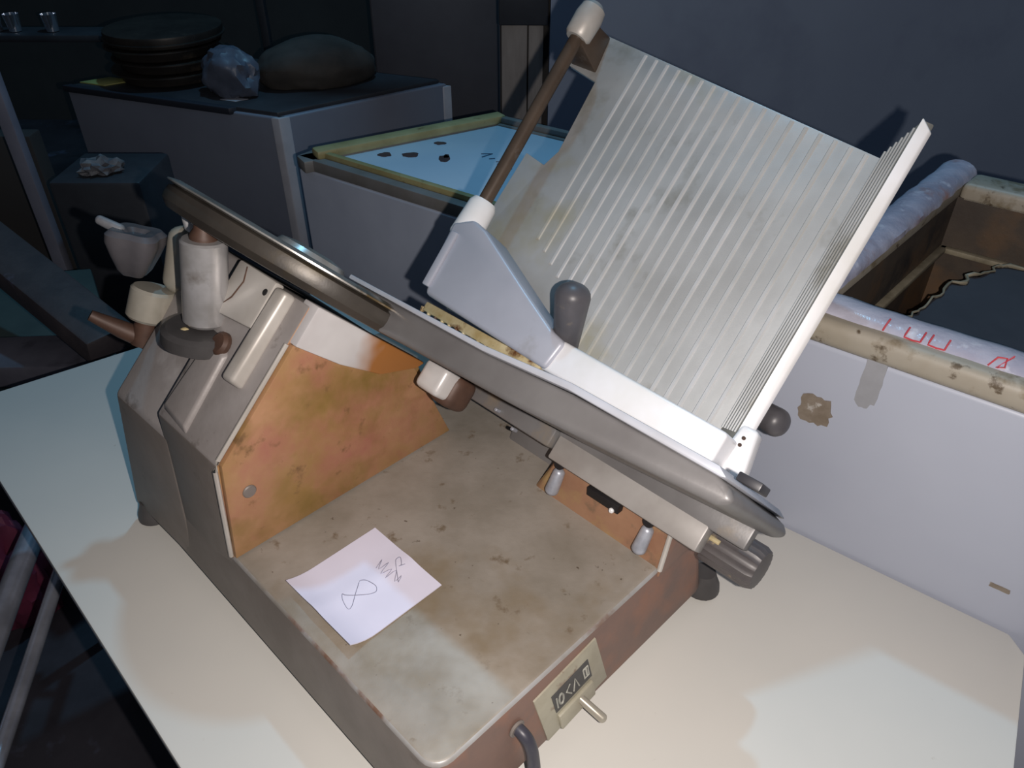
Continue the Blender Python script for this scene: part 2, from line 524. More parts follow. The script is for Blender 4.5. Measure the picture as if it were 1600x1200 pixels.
# steel band between the housing and the blade
bw = [WN(0.414, 0.0285), WN(0.456, 0.0285), WN(0.456, -0.135), WN(0.447, -0.128), WN(0.424, -0.085), WN(0.416, -0.03)]
bm = prism([P(0.5525, v, z) for v, z in bw], top=[P(0.575, v, z) for v, z in bw])
def band_mat():
    m = mat('band_half_rusted', (212, 210, 210), (194, 190, 190), 10, 0.35, 0.15, stains=[((178, 158, 142), 8, 0.62, 0.78)])
    nt = m.node_tree
    b = nt.nodes['Principled BSDF']
    old = b.inputs['Base Color'].links[0].from_socket
    tcn = nt.nodes.new('ShaderNodeTexCoord')
    dot = nt.nodes.new('ShaderNodeVectorMath')
    dot.operation = 'DOT_PRODUCT'
    nvec = Q(0, 0, 1) - Q(0, 0, 0)
    dot.inputs[1].default_value = nvec
    nt.links.new(tcn.outputs['Object'], dot.inputs[0])
    off = (Q(0.5525, 0.43, -0.055) - ORG[sl]).dot(nvec)
    nn = nt.nodes.new('ShaderNodeTexNoise')
    nn.inputs['Scale'].default_value = 22
    nt.links.new(tcn.outputs['Object'], nn.inputs['Vector'])
    ma = nt.nodes.new('ShaderNodeMath')
    ma.operation = 'MULTIPLY_ADD'
    ma.inputs[1].default_value = 0.06
    nt.links.new(nn.outputs['Fac'], ma.inputs[0])
    nt.links.new(dot.outputs['Value'], ma.inputs[2])
    r = nt.nodes.new('ShaderNodeMapRange')
    r.inputs[1].default_value = off + 0.030 + 0.012
    r.inputs[2].default_value = off + 0.030 - 0.012
    nt.links.new(ma.outputs[0], r.inputs[0])
    mx = nt.nodes.new('ShaderNodeMix')
    mx.data_type = 'RGBA'
    nt.links.new(r.outputs[0], mx.inputs[0])
    nt.links.new(old, mx.inputs[6])
    mx.inputs[7].default_value = lin((168, 112, 60))
    nt.links.new(mx.outputs[2], b.inputs['Base Color'])
    return m


M['band2'] = band_mat()
mk('steel_band', bevel(bm, 0.002), M['band2'], hs)
# long rib on the deck, pale end plate with its screw hole
bm = prism([Q(0.583, 0.352, 0.0285), Q(0.606, 0.350, 0.0285), Q(0.606, 0.452, 0.0285), Q(0.583, 0.452, 0.0285)],
           top=[Q(0.586, 0.356, 0.044), Q(0.603, 0.354, 0.044), Q(0.603, 0.452, 0.042), Q(0.586, 0.452, 0.042)])
mk('deck_rib', bevel(bm, 0.004, 3), M['ridge'], hs)
bm = prism([Q(0.606, 0.405, 0.0285), Q(0.672, 0.398, 0.0285), Q(0.672, 0.455, 0.0285), Q(0.606, 0.455, 0.0285)], Q(0, 0, 0.012) - Q(0, 0, 0))
mk('end_plate', bevel(bm, 0.003), M['ridge'], hs)
mk('screw_hole', rcyl(Q(0.613, 0.441, 0.0395), Q(0, 0, 1) - Q(0, 0, 0), 0.0035, 0.0015, 0.0005, 12), M['void'], hs)
mk('drip_crack', tube([Q(0.655, 0.452, 0.0405), Q(0.648, 0.438, 0.041), Q(0.652, 0.420, 0.041), Q(0.66, 0.41, 0.04)], 0.0008, 6), M['brown'], hs)

# sharpener post on its dark collar
ZV = (P(0, 0.215, 0.977) - P(0, 0, 0)).normalized()
pb = P(0.679, 0.251, 0.279)
col_o = mk('post_collar', lathe(pb - ZV * 0.012, ZV, [(0.037, 0), (0.042, 0.003), (0.042, 0.015), (0.037, 0.019), (0.02, 0.020)], 36), M['darkrub'], sl)
mk('sharpener_post', lathe(pb + ZV * 0.011, ZV, [(0.019, 0), (0.0215, 0.003), (0.0215, 0.083), (0.0195, 0.085), (0.012, 0.0855)], 36), M['cyl'], sl)
mk('post_tip', lathe(pb + ZV * 0.096, ZV, [(0.013, 0), (0.013, 0.004), (0.009, 0.010), (0.008, 0.022), (0.005, 0.025)], 20), M['brown'], sl)
mk('grease_drop', blob(pb + ZV * 0.008 + P(0, -0.0215, 0) - P(0, 0, 0), 0.005, 0.004, 0.004, 0.2, 4, 2, 2), M['tooth'], col_o)
bm = rcyl(Q(0.640, 0.376, 0.028), Q(0, 0, 1) - Q(0, 0, 0), 0.012, 0.010, 0.003, 18)
mk('collar_screw', bm, M['brown'], sl)
mk('white_stop', bevel(fbox(lambda a, b, c: P(0.77, 0.300, 0.345) + (P(a, b, c) - P(0, 0, 0)), -0.008, 0.008, -0.007, 0.007, -0.004, 0.016), 0.003), M['bright'], sl)

# sharpening stone head: lobed knob, cream collar and rusty neck leaning off the back of the housing
hx = (P(0.80, 0.262, 0.300) - P(0.80, 0.234, 0.245)).normalized()
ho = P(0.80, 0.238, 0.247)
mk('neck', lathe(ho - hx * 0.03, hx, [(0.013, 0), (0.013, 0.022), (0.010, 0.026), (0.010, 0.034)], 20), M['brown'], sl)
mk('stone_collar', lathe(ho, hx, [(0.021, 0), (0.0235, 0.003), (0.0235, 0.033), (0.021, 0.036)], 30), M['cream'], sl)
kb = P(0.815, 0.244, 0.296)
kd = (P(0.815, 0.262, 0.35) - kb).normalized()
mk('lobed_knob', lathe(kb - kd * 0.006, kd, [(0.011, 0.004), (0.016, 0.010), (0.023, 0.026), (0.028, 0.040), (0.028, 0.048), (0.023, 0.053), (0.013, 0.052), (0.009, 0.048)], 48, lobes=4, amp=0.13), M['grip'], sl)
mk('stone_housing', capsule(P(0.79, 0.282, 0.282), P(0.80, 0.300, 0.322), 0.020, 0.017, 24), M['cream'], sl)
mk('pinch_lever', capsule(P(0.825, 0.246, 0.342), P(0.84, 0.234, 0.352), 0.006, 0.005, 12), M['rubbish'], sl)
mk('rusty_arm', tube([P(0.825, 0.190, 0.262), P(0.812, 0.212, 0.240), P(0.80, 0.232, 0.222), P(0.785, 0.255, 0.212)], [0.006, 0.010, 0.012, 0.009], 14), M['brown'], sl)

# blade and its guard ring
bc_u, bc_n, BR = 0.670, -0.030, 0.150
wx = Q(0, 1, 0) - Q(0, 0, 0)
mk('blade_guard', lathe(Q(bc_u, 0.4620, bc_n), wx, [(BR - 0.02, 0), (BR - 0.008, 0.001), (BR - 0.001, 0.007), (BR, 0.013), (BR - 0.001, 0.020), (BR - 0.006, 0.0225)], 96), M['guard'], sl)
mk('blade', lathe(Q(bc_u, 0.4845, bc_n), wx, [(BR - 0.004, 0), (BR + 0.003, 0.0015), (BR + 0.003, 0.0030), (BR - 0.008, 0.006)], 96), M['blade'], sl)
mk('blade_hub', lathe(Q(bc_u, 0.490, bc_n), wx, [(0.04, 0), (0.036, 0.006), (0.02, 0.009)], 40), M['blade'], sl)

# gauge plate: thick casting with a bright face sheet
NT = -0.022
pl = [(0.585, 0.461), (0.585, 0.4925), (0.40, 0.496), (0.31, 0.502), (0.18, 0.503), (0.167, 0.4985), (0.160, 0.4915), (0.170, 0.484), (0.36, 0.470)]
dn = Q(0, 0, -0.178) - Q(0, 0, 0)
gp = mk('gauge_plate', bevel(prism([Q(u, w, NT) for u, w in pl], dn), 0.005, 3), M['plate'], sl)
fs = [(0.585, 0.4920), (0.585, 0.4965), (0.40, 0.5005), (0.31, 0.5085), (0.178, 0.5085), (0.170, 0.5035), (0.174, 0.502), (0.31, 0.5025), (0.40, 0.4955)]
mk('face_sheet', bevel(prism([Q(u, w, NT + 0.010) for u, w in fs], Q(0, 0, -0.188) - Q(0, 0, 0)), 0.0012), M['plate_edge'], gp)
mk('back_flange', bevel(fbox(Q, 0.186, 0.43, 0.462, 0.489, -0.212, -0.198), 0.002), M['plate'], gp)
mk('mount_bar', bevel(fbox(Q, 0.222, 0.402, 0.438, 0.4655, -0.216, -0.198), 0.002), M['bar'], gp)
mk('back_rib', bevel(fbox(Q, 0.402, 0.545, 0.447, 0.468, -0.205, -0.188), 0.003), M['plate'], gp)
mk('corner_clip', bevel(fbox(Q, 0.150, 0.168, 0.506, 0.5125, -0.045, -0.022), 0.001), M['black'], gp)
for uu, ww in ((0.475, 0.452), (0.445, 0.444)):
    mk('tick_screw', rcyl(Q(uu, ww, -0.19), Q(0, 0, 1) - Q(0, 0, 0), 0.002, 0.01, 0.0005, 8), M['stud'], gp)
# rust-ringed clamp block under the blade
mk('clamp_seat', bevel(fbox(Q, 0.476, 0.510, 0.430, 0.466, -0.142, -0.105), 0.010, 3), M['brown'], sl)
mk('clamp_block', bevel(fbox(Q, 0.481, 0.514, 0.435, 0.466, -0.132, -0.088), 0.006, 3), M['band'], sl)

# thickness knob
ko = P(0.232, 0.497, 0.138)
kk = mk('thickness_knob', lathe(ko, -VU, [(0.018, 0), (0.0215, 0.002), (0.0215, 0.050), (0.019, 0.056), (0.010, 0.057)], 60, lobes=20, amp=0.03), M['knob'], sl)
mk('knob_neck', rcyl(P(0.262, 0.497, 0.138), -VU, 0.015, 0.034, 0.002, 24), M['black'], sl)
mk('dial_mark', bevel(fbox(lambda a, b, c: ko - VU * 0.012 + (P(a, b, c) - P(0, 0, 0)), -0.006, 0.006, -0.0165, -0.0125, 0.0165, 0.0195), 0.0005), M['tooth'], kk)

# ---- carriage
TN = -0.217
cu0, cu1 = 0.262, 0.652


def wtop(u):
    return 0.844 + (u - 0.262) * (0.908 - 0.844) / (0.648 - 0.262)


tp = [(0.262, 0.522), (0.262, wtop(0.262)), (0.640, wtop(0.640)), (0.672, 0.902), (0.668, 0.858), (0.619, 0.846), (0.613, 0.751), (0.622, 0.730), (0.656, 0.737), (0.660, 0.60), (0.64, 0.522)]
tray = mk('carriage_tray', bevel(prism([Q(u, w, TN) for u, w in tp], Q(0, 0, -0.007) - Q(0, 0, 0)), 0.0012), M['alu'], sl)
k = 0
for i in range(18):
    u = 0.2795 + 0.0172 * i
    w0 = 0.538
    w1 = wtop(u) - 0.003
    if u > 0.50:
        w0 = 0.60 + (u - 0.50) * 0.6
    h = 0.0018 if u < 0.47 else 0.0012
    bm = prism([Q(u - 0.0030, w0, TN - 0.0005), Q(u + 0.0030, w0, TN - 0.0005), Q(u + 0.0030, w1, TN - 0.0005), Q(u - 0.0030, w1, TN - 0.0005)],
               top=[Q(u - 0.0014, w0 + 0.002, TN + h), Q(u + 0.0014, w0 + 0.002, TN + h), Q(u + 0.0014, w1, TN + h), Q(u - 0.0014, w1, TN + h)])
    mk('rib', bm, M['rib'], tray)
mk('top_fold', bevel(prism([Q(0.262, wtop(.262) - 0.006, TN - 0.016), Q(0.642, wtop(.642) - 0.006, TN - 0.016), Q(0.642, wtop(.642), TN - 0.016), Q(0.262, wtop(.262), TN - 0.016)],
                           Q(0, 0, 0.0158) - Q(0, 0, 0)), 0.001), M['alu'], tray)
# splayed side flange with fine grooves and a bright edge
fl = [(0.268, -0.219), (0.243, -0.197), (0.234, -0.206), (0.259, -0.228)]


def fring(w, sc=1.0):
    return [Q(u, w, n) for u, n in fl]


bm = bmesh.new()
tip = [Q(0.268, 0.850, -0.219), Q(0.243, 0.880, -0.197), Q(0.234, 0.883, -0.206), Q(0.259, 0.853, -0.228)]
bm = prism(fring(0.512), top=tip)
bevel(bm, 0.0015)
sf = mk('side_flange', bm, M['flange'], sl)
for i in range(6):
    t = 0.12 + 0.145 * i
    u, n = 0.268 + (0.243 - 0.268) * t, -0.219 + 0.022 * t
    a0 = Vector(Q(u, 0.55, n))
    b0 = Vector(Q(u, 0.848 + 0.028 * t, n))
    off = (Q(0.7, 0, 0.7) - Q(0, 0, 0)) * 0.0004
    mk('groove_rib', tube([a0 + off, b0 + off], 0.0012, 6), M['alu'], sf)
eg = [(0.244, -0.196), (0.2345, -0.2015), (0.2325, -0.2065), (0.242, -0.203)]
bm = prism([Q(u, 0.518, n) for u, n in eg], top=[Q(u, 0.882 + (-0.008 if i in (1, 2) else 0), n) for i, (u, n) in enumerate(eg)])
mk('bright_edge', bevel(bm, 0.0012), M['bright'], sf)
bm = prism([Q(0.252, 0.510, -0.190), Q(0.224, 0.504, -0.190), Q(0.217, 0.520, -0.190), Q(0.2265, 0.560, -0.1955), Q(0.2435, 0.560, -0.1955), Q(0.245, 0.53, -0.190)], Q(0, 0, -0.02) - Q(0, 0, 0))
mk('flange_foot', bevel(bm, 0.004, 3), M['bright'], sf)
for ww in (0.541, 0.548):
    mk('rivet', rcyl(Q(0.234, ww, -0.193), Q(0, 0, 1) - Q(0, 0, 0), 0.0018, 0.0025, 0.0005, 10), M['brown'], sf)
mk('carriage_handle', capsule(Q(0.276, 0.586, -0.272), Q(0.236, 0.582, -0.256), 0.013, 0.0145, 20), M['grip'], sl)

mk('handle_stem', tube([Q(0.276, 0.586, -0.272), Q(0.276, 0.588, -0.222)], 0.006, 12), M['darkrub'], sl)
# cast arm under the tray that carries the carriage from the base
bm = prism([P(0.40, 0.490, 0.100), P(0.50, 0.490, 0.100), P(0.50, 0.532, 0.100), P(0.40, 0.532, 0.100)],
           top=[Q(0.40, 0.60, -0.2235), Q(0.50, 0.60, -0.2235), Q(0.50, 0.66, -0.2235), Q(0.40, 0.66, -0.2235)])
mk('carriage_arm', bevel(bm, 0.004), M['plate'], sl)

# pusher rod with its end bosses
RN = -0.172
mk('pusher_rod', tube([Q(0.631, 0.60, RN), Q(0.633, 0.70, RN), Q(0.636, 0.80, RN), Q(0.638, 0.895, RN)], 0.0085, 18), M['rod'], sl)
bx = mk('rod_end_cap', lathe(Q(0.638, 0.868, RN), wx, [(0.013, 0), (0.016, 0.004), (0.017, 0.028), (0.015, 0.040), (0.009, 0.046), (0.003, 0.047)], 28), M['ridge'], sl)
mk('rod_bracket', bevel(prism([Q(0.675, 0.900, TN - 0.001), Q(0.632, 0.905, TN - 0.001), Q(0.624, 0.856, TN - 0.001), Q(0.668, 0.860, TN - 0.001)],
                              top=[Q(0.650, 0.895, RN), Q(0.628, 0.895, RN), Q(0.626, 0.862, RN), Q(0.648, 0.862, RN)]), 0.003), M['rod'], sl)
mk('rod_collar', lathe(Q(0.6315, 0.600, RN), wx, [(0.018, 0), (0.019, 0.003), (0.017, 0.044), (0.014, 0.05), (0.009, 0.051)], 28), M['bright'], sl)

# pusher: shaped plate sloping over the tray front, thick edge, long bright bar
PNn = -0.152
pp = [(0.622, 0.522), (0.636, 0.560), (0.640, 0.610), (0.614, 0.622), (0.590, 0.616), (0.50, 0.575), (0.445, 0.551), (0.425, 0.546), (0.43, 0.513), (0.50, 0.5165)]
pu = mk('pusher', bevel(prism([Q(u, w, PNn) for u, w in pp], Q(0, 0, -0.050) - Q(0, 0, 0)), 0.005, 3), M['pusher'], sl)
bp_ = [(0.440, 0.512), (0.432, 0.548), (0.236, 0.5425), (0.236, 0.513)]
mk('pusher_bar', bevel(prism([Q(u, w, PNn - 0.0045) for u, w in bp_], Q(0, 0, -0.045) - Q(0, 0, 0)), 0.004, 3), M['bright'], pu)
mk('pusher_spine', bevel(prism([Q(0.630, 0.530, PNn - 0.002), Q(0.620, 0.530, PNn - 0.002), Q(0.622, 0.600, PNn - 0.002), Q(0.632, 0.600, PNn - 0.002)], Q(0, 0, 0.006) - Q(0, 0, 0)), 0.002), M['pusher'], pu)
mk('tooth_strip', bevel(fbox(Q, 0.44, 0.620, 0.5045, 0.516, -0.182, -0.160), 0.002), M['tooth'], pu)
for i in range(16):
    u = 0.446 + i * 0.0117
    mk('tooth', lathe(Q(u, 0.5075, -0.164), Q(0, -1, 0.25) - Q(0, 0, 0), [(0.004, 0), (0.003, 0.003), (0.0006, 0.0075)], 8), M['tooth'] if i % 5 != 3 else M['brown'], pu)
mk('pusher_handle', capsule(Q(0.438, 0.540, -0.182), Q(0.4415, 0.590, -0.148), 0.0125, 0.0185, 24), M['grip'], pu)

# switch panel, toggle and mains cable on the front wall
def FP(v, z, d=0.0):                   # on the sloping front wall, d proud of it
    u = 0.246 + (z - 0.02) / 0.085 * 0.012
    return P(u - d, v, z)


def fplate(pts, d0, d1):
    return prism([FP(v, z, d0) for v, z in pts], top=[FP(v, z, d1) for v, z in pts])


pn = mk('switch_plate', bevel(fplate([(0.280, 0.086), (0.362, 0.093), (0.374, 0.030), (0.291, 0.022)], -0.001, 0.0016), 0.0005), M['label'], sl, label='cream switch plate with black symbol strip')
mk('symbol_strip', fplate([(0.300, 0.073), (0.349, 0.0775), (0.353, 0.052), (0.304, 0.048)], 0.0012, 0.0021), M['ink_black'], pn, smooth=False)


def stroke(pts, r=0.0009):
    return tube([FP(v, z, 0.0023) for v, z in pts], r, 6)


def ell(cv, cz, a, b):
    return [(cv + a * math.cos(2 * math.pi * i / 14), cz + b * math.sin(2 * math.pi * i / 14)) for i in range(15)]


mk('symbol_zero', stroke(ell(0.3115, 0.0610, 0.0028, 0.0062), 0.0011), M['label_mark'], pn)
mk('symbol_bar', stroke([(0.3055, 0.0665), (0.3065, 0.0535)]), M['label_mark'], pn)
mk('symbol_angle', stroke([(0.3235, 0.0690), (0.3185, 0.0625), (0.3245, 0.0555)]), M['label_mark'], pn)
mk('symbol_arrow', stroke([(0.3275, 0.0555), (0.3305, 0.0690), (0.3350, 0.0560)]), M['label_mark'], pn)
mk('symbol_box', stroke([(0.3415, 0.0700), (0.3475, 0.0707), (0.3490, 0.0585), (0.3430, 0.0578), (0.3415, 0.0700)]), M['label_mark'], pn)
mk('symbol_one', stroke([(0.3452, 0.0685), (0.3462, 0.0600)], 0.0011), M['label_mark'], pn)
mk('switch_shroud', bevel(fplate([(0.305, 0.044), (0.352, 0.048), (0.354, 0.028), (0.307, 0.024)], 0.001, 0.005), 0.0015), M['label'], pn)
mk('toggle', capsule(FP(0.334, 0.040, 0.003), FP(0.338, 0.031, 0.026), 0.0042, 0.0046, 14), M['cream'], pn)
cab = [FP(0.258, 0.074, -0.01), FP(0.259, 0.072, 0.008), FP(0.260, 0.060, 0.014), FP(0.259, 0.040, 0.016), FP(0.254, 0.020, 0.020), FP(0.240, 0.0065, 0.04), P(0.17, 0.21, 0.0065), P(0.11, 0.15, 0.0065), P(0.05, 0.14, 0.0065)]


def smooth_path(pts, n=6):
    out = []
    for i in range(len(pts) - 1):
        p0, p1, p2, p3 = pts[max(i - 1, 0)], pts[i], pts[i + 1], pts[min(i + 2, len(pts) - 1)]
        for j in range(n):
            t = j / n
            out.append(0.5 * ((2 * p1) + (p2 - p0) * t + (2 * p0 - 5 * p1 + 4 * p2 - p3) * t * t + (3 * p1 - p0 - 3 * p2 + p3) * t ** 3))
    out.append(pts[-1])
    return out


mk('mains_cable', tube(smooth_path(cab), 0.0058, 14), M['cable'], sl)
mk('cable_grommet', rcyl(FP(0.258, 0.074, 0.0), -VU, 0.0085, 0.003, 0.001, 18), M['base_side'], sl)

# ------------------------------------------------------------------ sticky note with pencil writing
nt_ = thing('paper_note', 'square white paper note with a pencilled 8 lying on the slicer base', 'note', P(0.44, 0.245, 0.1054))
NN = 14
bm = bmesh.new()
gv = {}


def note_z(i, j):
    a, b = i / NN, j / NN           # a along u (front to back), b along v
    z = 0.1062 + 0.010 * max(0, 0.28 - b) ** 2 / 0.0784 * (1 - 0.35 * a)
    z += 0.0016 * math.exp(-((a - 0.55 + 0.1 * b) / 0.10) ** 2)
    return z


for layer, dz in ((0, 0.0), (1, 0.0011)):
    for i in range(NN + 1):
        for j in range(NN + 1):
            a, b = i / NN, j / NN
            gv[layer, i, j] = bm.verts.new(P(0.390 + 0.103 * a, 0.193 + 0.103 * b, note_z(i, j) + dz))
for i in range(NN):
    for j in range(NN):
        for L in (0, 1):
            q = (gv[L, i, j], gv[L, i + 1, j], gv[L, i + 1, j + 1], gv[L, i, j + 1])
            bm.faces.new(q)
for i in range(NN):
    for (a, b) in (((i, 0), (i + 1, 0)), ((i, NN), (i + 1, NN)), ((0, i), (0, i + 1)), ((NN, i), (NN, i + 1))):
        bm.faces.new((gv[0, *a], gv[0, *b], gv[1, *b], gv[1, *a]))
bmesh.ops.recalc_face_normals(bm, faces=bm.faces)
mk('sheet', bm, M['paper'], nt_)
eight = [[0.446, 0.242], [0.441, 0.236], [0.437, 0.231], [0.431, 0.224], [0.429, 0.221], [0.428, 0.218], [0.43, 0.217], [0.436, 0.218], [0.442, 0.22], [0.446, 0.223], [0.443, 0.224], [0.438, 0.229], [0.434, 0.234], [0.429, 0.241], [0.427, 0.246], [0.428, 0.249], [0.432, 0.251], [0.438, 0.25], [0.444, 0.248], [0.447, 0.245], [0.447, 0.243]]
scr = [[0.449, 0.264], [0.454, 0.275], [0.446, 0.265], [0.446, 0.277], [0.44, 0.263], [0.437, 0.274], [0.433, 0.263], [0.433, 0.276], [0.424, 0.267], [0.425, 0.276], [0.421, 0.269]]
scr2 = [[0.421, 0.269], [0.44, 0.281], [0.444, 0.285], [0.443, 0.289], [0.435, 0.284], [0.435, 0.281], [0.433, 0.287]]


def nz_at(u, v):
    return note_z((u - 0.390) / 0.103 * NN, (v - 0.193) / 0.103 * NN) + 0.0012


for nm, pts, r, mm in (('handwritten_figure', eight, 0.00036, 'pencil'), ('scribble', scr, 0.0004, 'pencil_faint'), ('scribble', scr2, 0.00034, 'pencil')):
    mk(nm, tube(smooth_path([P(u, v, nz_at(u, v)) for u, v in pts], 3), r, 5), M[mm], nt_)

# ------------------------------------------------------------------ open chest freezer on the right
e1 = Vector((0.785, -0.62, 0)).normalized()
e2 = Vector((0.682, 0.731, 0)).normalized()
FO = Vector((0.318, 0.668, T)) + e2 * 0.004
FL0, FL1, FD = -0.062, 1.0, 0.52
FZ = 0.283


def E(a, b, z):                        # a along the freezer's front, b into its depth
    return FO + e1 * a + e2 * b + Vector((0, 0, z))


fr = thing('chest_freezer', 'battered white chest freezer without lid, taped rim, pushed against the table', 'freezer', E(0.48, 0.26, FLOOR))
WT = 0.055
mk('front_panel', bevel(fbox(E, FL0, FL1, 0, WT * 0.6, FLOOR + 0.03, FZ - 0.028), 0.006, 3), M['fr_white'], fr)
mk('side_panel', bevel(fbox(E, FL0, FL0 + WT * 0.5, WT * 0.6, FD, FLOOR + 0.03, FZ - 0.028), 0.004), M['fr_white'], fr)
mk('side_panel', bevel(fbox(E, FL1 - WT * 0.5, FL1, WT * 0.6, FD, FLOOR + 0.03, FZ - 0.028), 0.004), M['fr_white'], fr)
mk('back_panel', bevel(fbox(E, FL0 + WT * 0.5, FL1 - WT * 0.5, FD - WT * 0.5, FD, FLOOR + 0.03, FZ - 0.028), 0.004), M['fr_white'], fr)
for a, b in ((0.04, 0.05), (0.92, 0.05), (0.04, 0.46), (0.92, 0.46)):
    mk('foot', rcyl(E(a, b, FLOOR), (0, 0, 1), 0.02, 0.035, 0.003, 16), M['black'], fr)
# liner (four walls and a floor)
i0, i1, j0, j1 = FL0 + 0.034, FL1 - WT, WT, FD - WT
zb = -0.16
mk('liner_wall', fbox(E, i0 - 0.02, i0, j0, j1, zb, FZ - 0.02), M['fr_liner'], fr)
mk('liner_wall', fbox(E, i1, i1 + 0.02, j0, j1, zb, FZ - 0.02), M['fr_liner'], fr)
mk('liner_wall', fbox(E, i0 - 0.02, i1 + 0.02, j0 - 0.02, j0, zb, FZ - 0.02), M['fr_liner'], fr)
mk('liner_wall', fbox(E, i0 - 0.02, i1 + 0.02, j1, j1 + 0.02, zb, FZ - 0.02), M['fr_liner'], fr)
mk('liner_floor', fbox(E, i0 - 0.02, i1 + 0.02, j0 - 0.02, j1 + 0.02, zb - 0.02, zb), M['fr_floor'], fr)
mk('liner_ledge', bevel(fbox(E, i0 - 0.001, i0 + 0.010, j0, j1, FZ - 0.100, FZ - 0.092), 0.002), M['ragged'], fr)
mk('liner_ledge', bevel(fbox(E, i0, i1, j1 - 0.010, j1 + 0.001, FZ - 0.100, FZ - 0.092), 0.002), M['ragged'], fr)
# rim
rim = []
rim.append(mk('rim', bevel(fbox(E, FL0 - 0.003, FL1, -0.004, WT, FZ - 0.030, FZ), 0.010, 3), M['fr_rim'], fr))
mk('rim', bevel(fbox(E, FL0 - 0.003, FL0 + 0.034, WT * 0.9, FD, FZ - 0.030, FZ), 0.008, 3), M['fr_rim'], fr)
mk('rim', bevel(fbox(E, FL1 - WT, FL1, WT * 0.9, FD, FZ - 0.030, FZ), 0.008, 3), M['fr_rim'], fr)
mk('rim', bevel(fbox(E, FL0 + 0.034, FL1 - WT, FD - WT, FD, FZ - 0.030, FZ), 0.008, 3), M['fr_rim'], fr)


def wrap_strip(axis_pts, half, h, seed, nu=60, nv=8):
    """a crinkled plastic sleeve lying over a rim: an arch with noise"""
    bm = bmesh.new()
    (p0, p1, side) = axis_pts
    rows = []
    for i in range(nu + 1):
        c = p0.lerp(p1, i / nu)
        row = []
        for j in range(nv + 1):
            t = math.pi * j / nv
            k = 1 + 0.10 * noise.noise(Vector((i * 0.31, j * 0.5, seed)))
            row.append(bm.verts.new(c + side * (-math.cos(t) * half * k) + Vector((0, 0, math.sin(t) * h * k))))
        rows.append(row)
    for a, b in zip(rows[:-1], rows[1:]):
        for j in range(nv):
            bm.faces.new((a[j], a[j + 1], b[j + 1], b[j]))
    for row in (rows[0], rows[-1]):
        bm.faces.new(row)
    for a, b in zip(rows[:-1], rows[1:]):
        bm.faces.new((a[0], b[0], b[nv], a[nv]))
    bmesh.ops.recalc_face_normals(bm, faces=bm.faces)
    return bm


wrp = mk('plastic_wrap', wrap_strip((E(FL0, WT * 0.62, FZ - 0.006), E(FL1 - 0.02, WT * 0.62, FZ - 0.006), e2), WT * 0.46, 0.013, 3.0, 90), M['wrap'], fr)
mk('plastic_wrap', wrap_strip((E(FL0 + 0.013, WT * 1.2, FZ - 0.006), E(FL0 + 0.013, FD - 0.004, FZ - 0.002), -e1), WT * 0.42, 0.015, 8.0, 60), M['wrap2'], fr)


def red(pts, z=0.0125):
    path = []
    for a, b in pts:
        t = max(-0.98, min(0.98, (b - WT * 0.62) / (WT * 0.46)))
        path.append(E(a, b, FZ - 0.006 + 0.0137 * math.sqrt(1 - t * t) + 0.0004))
    return tube(path, 0.0009, 6)


def arc(a, b0=0.013, b1=0.024, n=5):
    return [(a, b0 + (b1 - b0) * i / n) for i in range(n + 1)]


for a0 in (0.064, 0.086):
    mk('red_print', red(arc(a0, 0.024, 0.0125) + [(a0 + 0.008, 0.012), (a0 + 0.015, 0.0125)] + arc(a0 + 0.015, 0.0125, 0.024)), M['red'], wrp)
mk('red_print', red(arc(0.044, 0.012, 0.027)), M['red'], wrp)
mk('red_print', red([(0.139, 0.012), (0.143, 0.022), (0.150, 0.024), (0.152, 0.014), (0.146, 0.012), (0.154, 0.030)]), M['red'], wrp)


# torn label, glue ghosts, scratches on the front panel
def ragged_patch(cx, cz, w, h, seed, n=26, d=0.0012):
    pts = []
    for i in range(n):
        t = 2 * math.pi * i / n
        sx, sz = math.cos(t), math.sin(t)
        k = 1 / max(abs(sx), abs(sz)) * (1 + 0.22 * noise.noise(Vector((sx * 4.3 + seed, sz * 4.3, seed))) - 0.05)
        pts.append((cx + sx * k * w / 2, cz + sz * k * h / 2))
    return prism([E(a, 0.001, z) for a, z in pts], top=[E(a, -d, z) for a, z in pts])


mk('torn_label', ragged_patch(0.008, 0.174, 0.036, 0.036, 1.3), M['torn'], fr, smooth=False)
mk('glue_patch', ragged_patch(0.052, 0.232, 0.022, 0.066, 5.1, d=0.0006), M['smear'], fr, smooth=False)
mk('chipped_paint', ragged_patch(0.231, 0.050, 0.020, 0.006, 9.0, 16, 0.0006), M['torn'], fr, smooth=False)
# dark sheet lining the inside, its edge torn and ragged
edge = [(0.018, 0.07), (0.016, 0.13), (0.018, 0.20), (0.023, 0.27), (0.033, 0.335), (0.050, 0.395), (0.077, 0.425), (0.135, 0.438), (0.27, 0.440), (0.45, 0.437), (0.62, 0.44), (0.80, 0.437), (i1 - 0.01, 0.43)]
ep = smooth_path([Vector((a_, b_, 0)) for a_, b_ in edge], 8)
rag = []
for i, q in enumerate(ep):
    k1 = 0.010 * noise.noise(Vector((i * 0.37, 3.3, 0))) + 0.006 * noise.noise(Vector((i * 1.1, 1.3, 0)))
    rag.append((max(i0 + 0.006, q.x + k1), min(j1 - 0.006, q.y - k1 * 0.6)))
zs = FZ - 0.082
outline = rag + [(i1 - 0.01, j0 + 0.006), (rag[0][0], j0 + 0.006)]
mk('dark_lining_sheet', prism([E(a_, b_, zs - 0.006) for a_, b_ in outline], top=[E(a_, b_, zs) for a_, b_ in outline]), M['fr_floor'], fr, smooth=False)
path = [E(a_, b_, zs + 0.002 + 0.006 * abs(noise.noise(Vector((i * 0.6, 9, 1))))) for i, (a_, b_) in enumerate(rag)]
